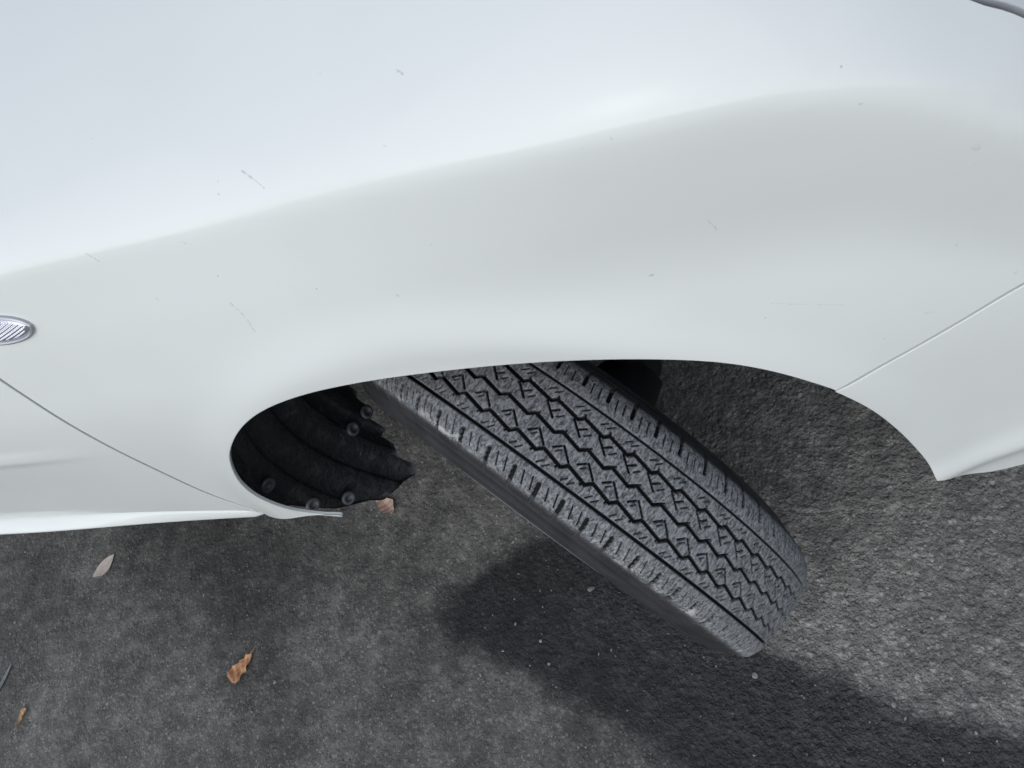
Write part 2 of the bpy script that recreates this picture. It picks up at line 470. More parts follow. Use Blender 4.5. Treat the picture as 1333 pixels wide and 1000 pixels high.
def rubber_material():
    m = NT('tyre_rubber'); p = m.pos()
    top = m.attr('tread'); sc = m.attr('scuff')
    ps = m.vmath('MULTIPLY', p, (1., 1., .42))
    wear = m.noise(ps, 130., 5., .7, .6)
    wear2 = m.noise(ps, 430., 5., .72, .8)
    side = m.mix(m.ramp(m.noise(p, 30., 4.), .3, .7), rgb(.016, .0157, .017), rgb(.032, .031, .034))
    tr = m.mix(m.ramp(wear2, .34, .66), rgb(.036, .038, .040), rgb(.29, .30, .305))
    tr = m.mix(m.ramp(wear, .62, .74, 0, .6), tr, rgb(.30, .31, .315))
    c = m.mix(top, side, tr)
    deep = m.attr('groove')
    c = m.mix(deep, c, rgb(.012, .013, .014))
    sc = m.math('MULTIPLY', sc, m.ramp(m.noise(p, 17., 2.), .46, .60))
    s = m.math('MULTIPLY', sc, m.ramp(m.noise(p, 95., 5., .75), .50, .60))
    c = m.mix(m.math('MULTIPLY', s, .85), c, rgb(.50, .50, .48))
    m.set(Base_Color=c, Specular_IOR_Level=.4)
    m.put(m.b.inputs['Roughness'], m.math('ADD', .62, m.math('MULTIPLY', top, .2)))
    m.l(m.bump(m.math('ADD', wear2, m.math('MULTIPLY', wear, .35)), .42, .0010), m.b.inputs['Normal'])
    return m.m

# ---------------------------------------------------------------- ground
def vnoise(x, y, cell, seed):
    g = np.random.default_rng(seed).random((256, 256))
    fx = x / cell; fy = y / cell
    ix = np.floor(fx).astype(int); iy = np.floor(fy).astype(int)
    tx = fx - ix; ty = fy - iy
    tx = tx * tx * (3 - 2 * tx); ty = ty * ty * (3 - 2 * ty)
    a = g[ix % 256, iy % 256]; b = g[(ix + 1) % 256, iy % 256]; c = g[ix % 256, (iy + 1) % 256]; d = g[(ix + 1) % 256, (iy + 1) % 256]
    return (a * (1 - tx) + b * tx) * (1 - ty) + (c * (1 - tx) + d * tx) * ty - .5

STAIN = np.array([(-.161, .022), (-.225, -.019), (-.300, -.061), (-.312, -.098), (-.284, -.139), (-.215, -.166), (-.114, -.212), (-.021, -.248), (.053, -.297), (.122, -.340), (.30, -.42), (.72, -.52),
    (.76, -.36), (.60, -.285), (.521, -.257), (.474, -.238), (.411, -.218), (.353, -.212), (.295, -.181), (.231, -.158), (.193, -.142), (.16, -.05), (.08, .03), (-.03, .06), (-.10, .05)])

DARK_PATCH = np.array([(-1.10, .10), (-.85, .12), (-.52, .13), (-.47, .02), (-.54, -.06), (-.60, -.13), (-.60, -.20), (-.70, -.20), (-.78, -.14), (-.92, -.05), (-1.02, .01)])  # soft-edged patch by the sill, darker than the asphalt around it

def build_ground():
    xs = np.concatenate([[-900, -200, -60, -20, -8, -4, -2.6, -2.0], np.arange(-1.7, 1.001, .0055), [1.3, 2, 3, 6, 14, 45, 160, 900]])
    ys = np.concatenate([[-900, -200, -60, -20, -8, -4, -2.2, -1.2], np.arange(-.75, .901, .0055), [1.2, 1.8, 3, 6, 14, 45, 160, 900]])
    X, Y = np.meshgrid(xs, ys, indexing='ij')
    x, y = X.ravel(), Y.ravel()
    near = (x > -1.71) & (x < 1.01) & (y > -.76) & (y < .91)
    damp = np.zeros(len(x)); coarse = np.zeros(len(x))
    P = np.stack([x, y], -1)[near]
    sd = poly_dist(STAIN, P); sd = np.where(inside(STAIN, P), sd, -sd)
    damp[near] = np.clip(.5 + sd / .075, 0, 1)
    so = poly_dist(DARK_PATCH, P); so = np.where(inside(DARK_PATCH, P), so, -so)
    dark_patch = np.zeros(len(x)); dark_patch[near] = np.clip(.5 + so / .22, 0, 1)
    coarse = sstep(-.10, .22, x + .35 * (y + .1))
    z = np.zeros(len(x))
    h = vnoise(x, y, .19, 1) * .0035 + vnoise(x, y, .045, 2) * .0016 + (vnoise(x, y, .016, 3) * .0020 + vnoise(x, y, .009, 4) * .0016) * (.35 + .65 * coarse)
    z[near] = h[near]
    me = mesh('asphalt', np.stack([x, y, z], -1), grid_faces(len(xs), len(ys)), attrs={'damp': damp, 'coarse': coarse, 'dark_patch': dark_patch})
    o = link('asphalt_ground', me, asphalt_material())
    tag(o, kind='structure', label='worn dark grey asphalt with a damp stain')
build_ground()

# ---------------------------------------------------------------- car body
PAINT = paint_material()
def liner_material():
    m = NT('dusty_black_plastic'); p = m.pos()
    d = m.noise(p, 38., 6., .72, .6)
    c = m.mix(m.ramp(d, .52, .76, 0, .75), rgb(.0055, .0075, .0090), rgb(.040, .040, .042))
    v = m.voro(p, 170.); sc = m.n('ShaderNodeSeparateColor'); m.l(v.outputs['Color'], sc.inputs[0])
    sp = m.math('MULTIPLY', m.math('GREATER_THAN', sc.outputs[0], .86), m.ramp(v.outputs['Distance'], .08, .22, 1., 0.))
    c = m.mix(m.math('MULTIPLY', sp, sc.outputs[1]), c, rgb(.13, .13, .13))
    m.set(Base_Color=c, Specular_IOR_Level=.55)
    m.put(m.b.inputs['Roughness'], m.ramp(d, .4, .7, .36, .75))
    m.l(m.bump(m.math('ADD', m.noise(p, 55., 5., .6), m.math('MULTIPLY', m.noise(p, 700., 3.), .15)), .8, .006), m.b.inputs['Normal'])
    return m.m
BLACK = liner_material()
DARK = simple('dark_underseal', (.010, .010, .0105), .8, bump=.4, scale=500)
car = empty('car', (0, 0, 0))
tag(car, 'white car with its front wheel turned outward, seen from above the front wing', 'car')

ARCH = relax_line(smooth_poly(ARCH_P, .007), 8)
ARCH_B = relax_line(smooth_poly(ARCHB_P, .007), 4)
GAP_B = relax_line(smooth_poly(GAPB_P, .01), 6)
HEAD = smooth_poly(HEAD_P, .01)
HOOD = smooth_poly(HOOD_P, .012)
DOOR = relax_line(smooth_poly(DOOR_P, .01), 8)
FBOT = smooth_poly(FBOT_P, .008)

fender = panel('fender', [ARCH, GAP_B, HEAD, HOOD, DOOR, FBOT], PAINT, car, gap=.0033, flange=.0045)
DBOT = relax_line(smooth_poly(DBOT_P, .012), 6)
door = panel('door', [DBOT, np.array([DBOT_P[-1], (-1.52, .6), (-1.52, .93)]), np.array([(-1.52, .93), (-1.2, .95), (-.9, .965), (-.6, .98), DOOR_P[1]]), DOOR[int(np.argmin(np.abs(DOOR[:, 1] - 1.0))):]], PAINT, car, gap=.0037, flange=.009, step=.012)

HB = smooth_poly(HB_P, .01)
bumper = panel('bumper', [ARCH_B, HB, np.array([HB_P[-1], (.715, .45), (.715, .60)]), np.array([(.715, .60), (.66, .675), (.60, .705)]), GAP_B[::-1]], PAINT, car, gap=.0013, rad=.0007, flange=.009)

def half_to_full(V, F, N):
    V = V.copy(); V[:, 1] = np.minimum(V[:, 1], .80)
    W = V.copy(); W[:, 1] = 1.6 - W[:, 1]
    M = N.copy(); M[:, 1] *= -1
    k = len(V)
    return np.concatenate([V, W]), list(F) + [tuple(i + k for i in f[::-1]) for f in F], np.concatenate([N, M])
qcap = float(min(TQ[(TX > -.5) & (TX < .66), -1])) - .03
bonnet = panel('bonnet', [HOOD[::-1], np.array([HEAD_P[-1], (.42, .885), (.52, .90), (.62, .92)]), np.array([(.62, .92), (.62, qcap)]), np.array([(.62, qcap), (-.45, qcap)]), np.array([(-.45, qcap), (-.45, 1.16)])], PAINT, car, gap=.002, step=.03, post=half_to_full)

LAMP = NT('headlight_glass'); LAMP.set(Base_Color=rgb(.58, .60, .63), Roughness=.3, Coat_Weight=.6)
head = panel('headlight', [HEAD, np.array([HEAD_P[-1], (.42, .885), (.52, .90), (.62, .80)]), np.array([(.62, .80), (.60, .707)])], LAMP.m, car, gap=.0014, rad=.001)

# inner structure behind the shut lines: a dark inner skin that follows the panels
def inner_skin():
    xs = np.arange(-1.5, .62, .03); qs = np.arange(.33, 1.1, .03)
    X, Q = np.meshgrid(xs, qs, indexing='ij')
    V = S(X, Q) - SN(X, Q) * .022
    F = grid_faces(len(xs), len(qs))
    C = V.reshape(-1, 3)[F].mean(1)
    keep = np.hypot(C[:, 0] - ARX, C[:, 2] - ARZ) > .435
    V = V.reshape(-1, 3)
    F = F[keep]
    me = mesh('inner_skin', np.concatenate([V, V + [0, .006, 0]]), np.concatenate([F, F[:, ::-1] + len(V)]))
    return link('inner_structure', me, DARK, car)
inner_skin()

# sill: a ledge that stands out below the door and runs out under the wing
def build_sill():
    x1 = DBOT_P[0][0]
    xs = np.concatenate([np.arange(-1.52, x1 - .02, .012), np.linspace(x1 - .016, x1 + .003, 6)])
    zl = FBOT_P[2][1] - .002
    rows = []
    for x in xs:
        qd = np.interp(x, DBOT[::-1, 0], DBOT[::-1, 1]) if x < x1 else np.interp(x, [x1, x1 + .010], [DBOT_P[0][1], zl + .008])
        tuck = .010 * float(sstep(x1 - .03, x1 + .006, np.array(x)))
        y0 = float(S(np.array(x), np.array(max(qd, .32)))[1]) + tuck
        pr = .017 * (1 - float(sstep(x1 - .45, x1 + .01, np.array(x)))) + .001
        zb = zl + 1.38 * pr
        z0 = max(qd - .004, zb + .005)
        r = [(y0 + .018, z0 + .002), (y0 + .003, z0), (y0 - .15 * pr, z0 - .0025), (y0 - .9 * pr, zb + .003), (y0 - pr, zb + .001), (y0 - pr + .002, zb - .002), (y0 - pr + .010, zb - .006), (y0 + .03, zb - .018), (y0 + .09, zb - .028)]
        rows.append([(x, a, b) for a, b in r])
    V = np.array(rows); n, k = V.shape[:2]
    F = grid_faces(n, k)
    me = mesh('sill', V.reshape(-1, 3), F)
    o = link('sill', me, PAINT, car)
    return o
build_sill()

# floor and engine bay masses, plus unseen boxes added to block light below
def boxes(name, L, mat, parent):
    bm = bmesh.new()
    for (x0, x1, y0, y1, z0, z1) in L:
        g = bmesh.ops.create_cube(bm, size=1.)
        bmesh.ops.transform(bm, matrix=Matrix.Translation(((x0 + x1) / 2, (y0 + y1) / 2, (z0 + z1) / 2)) @ Matrix.Diagonal((x1 - x0, y1 - y0, z1 - z0, 1)), verts=g['verts'])
    bmesh.ops.bevel(bm, geom=bm.edges[:], offset=.012, segments=2, affect='EDGES')
    me = bpy.data.meshes.new(name); bm.to_mesh(me); bm.free()
    return link(name, me, mat, parent)
boxes('underbody_blockers', [(-1.52, -.42, .06, 1.54, .235, .33), (-.36, .40, .42, 1.20, .26, .80), (.46, .64, .17, 1.43, .31, .55), (.02, .60, .26, 1.40, .18, .23), (.50, .62, .16, 1.44, .17, .30), (.475, .57, .085, .15, .34, .56), (-.42, -.37, .12, 1.50, .24, .85)], DARK, car)

# rubber seals set back in the shut lines
def seal(line, depth, r, name, par):
    q = np.asarray(line)
    P = S(q[:, 0], q[:, 1]) - SN(q[:, 0], q[:, 1]) * depth
    v, f = tube(P, r, 8)
    link(name, mesh(name, v, f), DARK, par)
def tube(path, r, n=10):
    P = np.asarray(path, float)
    T = np.gradient(P, axis=0); T /= np.linalg.norm(T, axis=1)[:, None]
    up = np.array([.3, .2, .93]); V = []
    for p, t in zip(P, T):
        a = np.cross(t, up); a /= np.linalg.norm(a) + 1e-9; b = np.cross(t, a)
        for k in range(n):
            w = 2 * np.pi * k / n
            V.append(p + r * (math.cos(w) * a + math.sin(w) * b))
    F = []
    for i in range(len(P) - 1):
        for k in range(n):
            j = (k + 1) % n
            F.append((i * n + k, i * n + j, (i + 1) * n + j, (i + 1) * n + k))
    F.append(tuple(range(n))[::-1]); F.append(tuple((len(P) - 1) * n + k for k in range(n)))
    return V, F
seal(DOOR[3:], .0065, .0042, 'door_seal', door)
seal(GAP_B[1:-2], .0052, .0026, 'panel_seal', bumper)
seal(HOOD, .008, .0045, 'bonnet_seal', bonnet)

# ---------------------------------------------------------------- wheel arch liner
def liner_R(y, a):
    return .388 - .34 * np.clip(y - .02, 0, .11) + .0032 * np.sign(np.cos((y - .01) * 2 * np.pi / .042)) * np.abs(np.cos((y - .01) * 2 * np.pi / .042)) ** .5 * sstep(.015, .03, y)
def liner_P(y, a): 
    r = liner_R(y, a)
    return np.stack([ARX + r * np.cos(a), y, ARZ + r * np.sin(a)], -1)
def build_liner():
    u = np.linspace(0, 1, 96); v = np.linspace(0, 1, 72)
    U, Vv = np.meshgrid(u, v, indexing='ij')
    y = .001 + U * .185
    lower = np.interp(y, [0, .010, .028, .052, .056, .085, .10, .112, .115, .134, .137, .150, .153, .172, .175, .19], np.radians([176.5, 178, 191, 200, 203.5, 207, 210, 209, 203, 201.5, 197.5, 198, 192.5, 193, 188, 187]))
    a = np.radians(62) + (lower - np.radians(62)) * Vv
    P = liner_P(y, a)
    oy = S(P[..., 0], np.clip(P[..., 2], .29, .75))[..., 1] + .016
    P[..., 1] = oy + (P[..., 1] - .001) * (.186 - oy) / .185
    N = np.stack([np.cos(a), 0 * a, np.sin(a)], -1)
    V = np.concatenate([P.reshape(-1, 3), (P + N * .004).reshape(-1, 3)])
    F = grid_faces(96, 72); k = 96 * 72
    idx = np.arange(k).reshape(96, 72)
    ring = np.concatenate([idx[:, 0], idx[-1, 1:], idx[-2::-1, -1], idx[0, -2:0:-1]])
    side = np.stack([ring, np.roll(ring, -1), np.roll(ring, -1) + k, ring + k], -1)
    me = mesh('liner', V, np.concatenate([F, F[:, ::-1] + k, side]))
    o = link('wheel_arch_liner', me, BLACK, car)
    return o
liner = build_liner()

CLIPM = simple('clip_plastic', (.060, .062, .068), .45, var=.2)
def lathe(prof, n=24):
    """prof: (radius, height) pairs, around +Z."""
    a = np.linspace(0, 2 * np.pi, n, endpoint=False)
    V = np.array([[(r * math.cos(t), r * math.sin(t), h) for r, h in prof] for t in a])
    F = grid_faces(n, len(prof), wrap=True)
    return V.reshape(-1, 3), F
cV, cF = lathe([(.0001, -.002), (.0105, -.002), (.0110, .0005), (.0098, .0028), (.0062, .0036), (.0052, .0022), (.0050, .0012), (.0001, .0012)], 22)
clip_me = mesh('push_clip', cV, cF)
clip_me.materials.append(CLIPM)
clip_me.polygons.foreach_set('use_smooth', np.ones(len(clip_me.polygons), bool))
for (y, ang) in [(.008, 168), (.012, 184), (.036, 193), (.126, 187), (.158, 190)]:
    a = math.radians(ang)
    P = liner_P(np.array(y), np.array(a))
    c = bpy.data.objects.new('push_clip', clip_me); COL.objects.link(c); c.parent = liner
    c.location = tuple(P - .0045 * np.array([math.cos(a), .3, math.sin(a)]))
    c.rotation_euler = Vector((-math.cos(a), -.55 if y < .1 else -.1, -math.sin(a) + .25)).to_track_quat('Z', 'Y').to_euler()

# ---------------------------------------------------------------- wheel
WR, DEL = .295, .637305
WC = Vector((0, .03812, WR))
AX = Vector((-math.sin(DEL), -math.cos(DEL), 0))      # outward axis
E1 = Vector((0, 0, 1)).cross(AX).normalized()
WM = Matrix((E1, Vector((0, 0, 1)), AX)).transposed().to_4x4(); WM.translation = WC
NODES = [480.4, 450.3, 420.0, 389.0, 360.5, 334.5, 309.0, 283.0, 256.3, 227.0, 200.0, 175.0, 148.4, 121.0, 94.1, 66.5, 40.0, 15.0]

def build_tyre():
    circ = 2 * np.pi * (WR - .001) * 1000
    nodes = np.array(NODES[::-1])
    rest = circ - (nodes[-1] - nodes[0])
    k = int(round(rest / 27.5))
    extra = nodes[-1] + (np.arange(1, k)) * rest / k
    nodes = np.concatenate([nodes, extra])                 # ascending, one turn
    nodes_ext = np.concatenate([nodes - circ, nodes, nodes + circ])
    u_f = np.arange(-70, 600, .62)
    u_c = np.arange(600, circ - 70, 6.)
    us = np.concatenate([u_f, u_c])
    # axial rows: bead, sidewall, shoulder (coarse), tread (fine)
    s_t = np.arange(-57, 57.01, .66)
    nu, ns = len(us), len(s_t)
    Uu, Ss = np.meshgrid(us, s_t, indexing='ij')
    depth = np.zeros_like(Uu)
    def groove(d, half, soft, dep):
        nonlocal depth
        depth = np.maximum(depth, dep * (1 - sstep(half - soft * .5, half + soft * .5, d)))
    # straight outer grooves
    wob = .35 * np.sin(Uu / 9.1)
    groove(np.abs(Ss - 35.3), 1.25, .7, 6.0)
    groove(np.abs(Ss + 35.2), 1.05, .7, 6.0)
    # pitch phase: v runs -1..0 between nodes, w the local pitch length
    iu = np.searchsorted(nodes_ext, Uu.ravel()).reshape(Uu.shape)
    def zig(off, hi, lo, jog):
        """saw-tooth groove centre: jogs from hi to lo at each node (in falling u), then drifts back"""
        uu = Uu - off
        i = np.searchsorted(nodes_ext, uu.ravel()).reshape(uu.shape)
        up = nodes_ext[np.clip(i, 0, len(nodes_ext) - 1)]; dn = nodes_ext[np.clip(i - 1, 0, len(nodes_ext) - 1)]
        L = up - dn
        t = (up - uu)                                      # distance below the node above
        c = np.where(t < jog, hi + (lo - hi) * t / jog, lo + (hi - lo) * (t - jog) / (L - jog))
        sl = np.where(t < jog, (lo - hi) / jog, (hi - lo) / (L - jog))
        return np.abs(Ss - c) / np.sqrt(1 + sl * sl)
    groove(zig(3.2, 23.4, 18.4, 5.5), 1.45, .8, 6.5)
    groove(zig(-1.5, 2.5, -2.2, 6.0), 1.45, .8, 6.5)
    groove(zig(-11.5, -18.6, -22.6, 4.5), 1.45, .8, 6.5)
    def seg(du1, s1, du2, s2, half, dep=4.5):
        """the same sipe repeated once per pitch"""
        nonlocal depth
        for nd in nodes_ext:
            a, b = nd + du1, nd + du2
            lo, hi = min(a, b) - 3, max(a, b) + 3
            i0, i1 = np.searchsorted(u_f, lo), np.searchsorted(u_f, hi)
            if i1 <= i0: continue
            j0, j1 = np.searchsorted(s_t, min(s1, s2) - 3), np.searchsorted(s_t, max(s1, s2) + 3)
            uu = Uu[i0:i1, j0:j1] - a; ss = Ss[i0:i1, j0:j1] - s1
            dx, dy = b - a, s2 - s1
            t = np.clip((uu * dx + ss * dy) / (dx * dx + dy * dy), 0, 1)
            d = np.hypot(uu - t * dx, ss - t * dy)
            depth[i0:i1, j0:j1] = np.maximum(depth[i0:i1, j0:j1], dep * (1 - sstep(half - .3, half + .4, d)))
    # rib between grooves 2 and 3
    seg(10.5, 7.0, -.5, 16.4, .80); seg(18.0, 13.2, 12.4, 8.3, .68); seg(14.0, 14.7, 10.3, 10.9, .42, 3)
    # rib between grooves 3 and 4
    seg(-8.6, -16.8, -21.2, -7.0, .80); seg(-17.5, -11.6, -22.5, -15.9, .68); seg(-24.0, -9.5, -28.5, -13.8, .5, 3)
    # stubs at the joints of the zig-zag grooves
    seg(5.5, 22.4, 6.5, 25.6, .8, 5); seg(-15.5, -22.6, -15.0, -25.2, .8, 5); seg(-7.0, -2.0, -9.5, -4.6, .8, 5)
    # second and fourth rib, short fine cuts
    seg(-3.5, 32.0, -7.7, 27.2, .40, 3); seg(-9.8, 32.0, -14.2, 27.2, .40, 3)
    seg(-4.0, -26.5, -8.9, -31.0, .40, 3); seg(-10.2, -26.5, -15.0, -31.0, .40, 3)
    # shoulders: one open slot and two cuts per pitch
    seg(9.0, 45.8, 7.0, 60., 1.9, 7.0); seg(0.2, 43.6, -3.4, 54., .45, 4.5); seg(-9.2, 43.6, -12.6, 54., .45, 4.5)
    seg(3.0, -47.0, 6.2, -61., 1.7, 7.0); seg(-6.6, -43.8, -4.0, -53.5, .40, 4.5); seg(-14.6, -43.8, -12.0, -53.5, .40, 4.5)
    # fine-tuned wear: the coarse part of the ring has no cuts, only the three grooves
    prof_r = lambda s: WR * 1000 - 2.6 * (np.abs(s) / 35.3) ** 2 - 3.4 * sstep(40, 62, np.abs(s)) - 2.0 * np.clip((np.abs(s) - 51) / 6, 0, 2) ** 2
    # wear feather on shoulder blocks
    wear = vnoise(Uu + 500, Ss + 500, 5.5, 11) * .5 + vnoise(Uu + 500, Ss + 500, 2.2, 12) * .3
    rr = prof_r(Ss) - depth + wear * (depth < .5) * sstep(30, 56, np.abs(Ss)) * 1.0
    # sidewall rows
    edge_r = rr[:, -1]
    def side_rows(sign):
        base = [(58.2, 1.0), (59.4, 2.5), (60.8, 5.0), (62.3, 8.5), (63.8, 12.0), (65.2, 15.5), (66.0, 16.0), (67.2, 18.4), (66.5, 19.0), (69.3, 24.0), (71.6, 30.0), (73.0, 30.8), (73.8, 33.0), (73.0, 33.8), (74.0, 38.0), (74.9, 44.5), (76.2, 45.4), (76.7, 47.4), (75.6, 48.4), (75.9, 52.0),
                (75.6, 58.0), (74.4, 66.0), (73.2, 72.0), (73.8, 74.5), (74.0, 77.0), (73.0, 80.0), (71.2, 86.0), (69.0, 94.0), (66.5, 101.0), (64.0, 106.0), (60.0, 108.0), (50.0, 108.0)]
        s = np.array([b[0] for b in base]); dr = np.array([b[1] for b in base])
        r0 = prof_r(np.array(57.0))
        R = np.repeat((r0 - dr)[None], nu, 0)
        # the open slots run a little way down the shoulder
        e = rr[:, -1 if sign > 0 else 0] - r0
        fade = np.clip(1 - dr / 12, 0, 1)
        R = R + np.minimum(e, 0)[:, None] * fade * .8
        Sx = np.repeat(s[None], nu, 0) + np.minimum(e, 0)[:, None] * fade * .35
        return sign * Sx, R, dr
    sp, rp, drp = side_rows(1); sm, rm, drm = side_rows(-1)
    SS = np.concatenate([sm[:, ::-1], Ss, sp], 1); RR = np.concatenate([rm[:, ::-1], rr, rp], 1)
    # flat spot where the tyre carries the car: handled by sinking 4 mm at the contact
    th = (Uu[:, :1] / ((WR - .001) * 1000))
    X = RR * np.cos(th) / 1000; Y = RR * np.sin(th) / 1000
    Z = SS / 1000
    low = -(WR - .0035)
    Zs = np.where(Y < low + .03, Z * (1 + .05 * np.clip((low + .03 - Y) / .03, 0, 1)), Z)
    Y = np.maximum(Y, low)
    V = np.stack([X, Y, Zs], -1)
    ncol = SS.shape[1]
    F = grid_faces(nu, ncol, wrap=True)[:, ::-1]
    nk = len(drp)
    tread = np.concatenate([np.zeros((nu, nk)), np.ones((nu, ns)), np.zeros((nu, nk))], 1)
    tread[:, nk - 3:nk] = [[.1, .35, .7]]; tread[:, nk + ns:nk + ns + 3] = [[.7, .35, .1]]
    gro = np.concatenate([np.zeros((nu, nk)), sstep(.6, 2.2, depth), np.zeros((nu, nk))], 1)
    ab = np.abs(SS)
    scuff = sstep(47, 55, ab) * (1 - sstep(57.5, 60.5, ab)) * (SS > 0) * (1 - gro)
    me = mesh('tyre', V.reshape(-1, 3), F, attrs={'tread': tread.ravel(), 'groove': gro.ravel(), 'scuff': scuff.ravel()})
    return me

RUBBER = rubber_material()
ALLOY = simple('silver_wheel_paint', (.42, .43, .44), .38, metal=.6, var=.12)
# the wheel itself: pressed steel rim with a silver cover disc
rV, rF = lathe([(.120, -.060), (.168, -.064), (.186, -.064), (.190, -.060), (.184, -.052), (.172, -.046), (.168, .030), (.178, .052), (.187, .060), (.1905, .066), (.190, .0745), (.187, .0765), (.178, .0765), (.165, .070), (.150, .076), (.115, .080), (.065, .074), (.034, .074), (.030, .080), (.0005, .081)], 96)
wheel = link('wheel', mesh('wheel', rV, rF), ALLOY, car)
wheel.matrix_world = WM
tyre = link('tyre', build_tyre(), RUBBER, wheel)
# brake drum and hub behind the wheel
dV, dF = lathe([(.0005, -.15), (.035, -.15), (.05, -.10), (.060, -.07), (.145, -.068), (.150, -.03), (.145, .0), (.0005, .0)], 48)
hub = link('brake_drum', mesh('brake_drum', dV, dF), DARK, wheel)

# suspension strut with its coil spring inboard of the wheel
sV, sF = lathe([(.0005, .26), (.026, .26), (.027, .52), (.046, .525), (.048, .535), (.030, .54), (.018, .545), (.018, .74), (.055, .745), (.06, .76), (.0005, .765)], 28)
sV[:, 0] += .085; sV[:, 1] += .175
strut = link('suspension_strut', mesh('strut', sV, sF), DARK, car)
a = np.linspace(0, 2 * np.pi * 4.5, 150)
V, F = tube(np.stack([.085 + .05 * np.cos(a), .175 + .05 * np.sin(a), .535 + .2 * a / a[-1]], -1), .006, 8)
link('coil_spring', mesh('coil_spring', V, F), DARK, strut)
V, F = tube([(.085, .175, .28), (.03, .30, .25), (-.02, .46, .26)], .02, 10)
link('control_arm', mesh('control_arm', V, F), DARK, strut)

# ---------------------------------------------------------------- side marker lamp
BEZ = NT('lamp_bezel'); BEZ.set(Base_Color=rgb(.46, .47, .50), Roughness=.25, Metallic=.5, Coat_Weight=1.)
LENS = NT('lamp_lens'); LENS.set(Base_Color=rgb(.55, .56, .62), Roughness=.12, Metallic=.75, Coat_Weight=1.)
def build_marker():
    MX, MQ, A_, B_ = MARK_P[1][0] - .0445, .5 * (MARK_P[2][1] + MARK_P[3][1]) - .004, .0445, .0172
    c = S(np.array(MX), np.array(MQ)); n = SN(np.array(MX), np.array(MQ))
    tx = S(np.array(MX + .005), np.array(MQ + .0)) - c; tx /= np.linalg.norm(tx)
    ty = np.cross(n, tx)
    k = 64; a = np.linspace(0, 2 * np.pi, k, endpoint=False)
    def ring(sa, h): return [c + tx * (A_ * sa - .0) * math.cos(t) + ty * (B_ - A_ * (1 - sa)) * math.sin(t) + n * h for t in a]
    rows = [ring(1.0, -.004), ring(1.0, .0012), ring(.985, .0026), ring(.95, .0034), ring(.915, .0030), ring(.90, .0018), ring(.90, -.004)]
    V = np.array(rows).transpose(1, 0, 2).reshape(-1, 3)
    m = link('side_marker_lamp', mesh('bezel', V, grid_faces(k, len(rows), wrap=True)), BEZ.m, car)
    # ribbed dome lens
    ru = np.linspace(0, 1, 60); rows = []
    for t in np.linspace(0, 2 * np.pi, 180, endpoint=False):
        for r in ru:
            x = A_ * .905 * r * math.cos(t); y = (B_ - A_ * .095) * r * math.sin(t)
            h = .0065 * math.sqrt(max(0, 1 - r * r * .93)) - .0008
            if r < .90:
                h += .00042 * (math.sin((x + .45 * y) * 2 * math.pi / .0031) + math.sin((y - .30 * x) * 2 * math.pi / .0030)) * min(1, (.90 - r) * 12)
            rows.append(c + tx * x + ty * y + n * h)
    link('lens', mesh('lens', np.array(rows), grid_faces(180, 60, wrap=True)), LENS.m, m)
build_marker()

# ---------------------------------------------------------------- leaves and stones on the ground
def gz(x, y):
    x = np.array(x, float); y = np.array(y, float)
    co = sstep(-.10, .22, x + .35 * (y + .1))
    return vnoise(x, y, .19, 1) * .0035 + vnoise(x, y, .045, 2) * .0016 + (vnoise(x, y, .016, 3) * .0020 + vnoise(x, y, .009, 4) * .0016) * (.35 + .65 * co)

def leaf_mat(name, a, b):
    m = NT(name); p = m.pos()
    n = m.noise(p, 160., 5., .65)
    c = m.mix(m.ramp(n, .3, .7), rgb(*a), rgb(*b))
    m.set(Base_Color=c, Roughness=.7, Specular_IOR_Level=.3)
    m.l(m.bump(m.noise(p, 500., 4.), .5, .0006), m.b.inputs['Normal'])
    return m.m

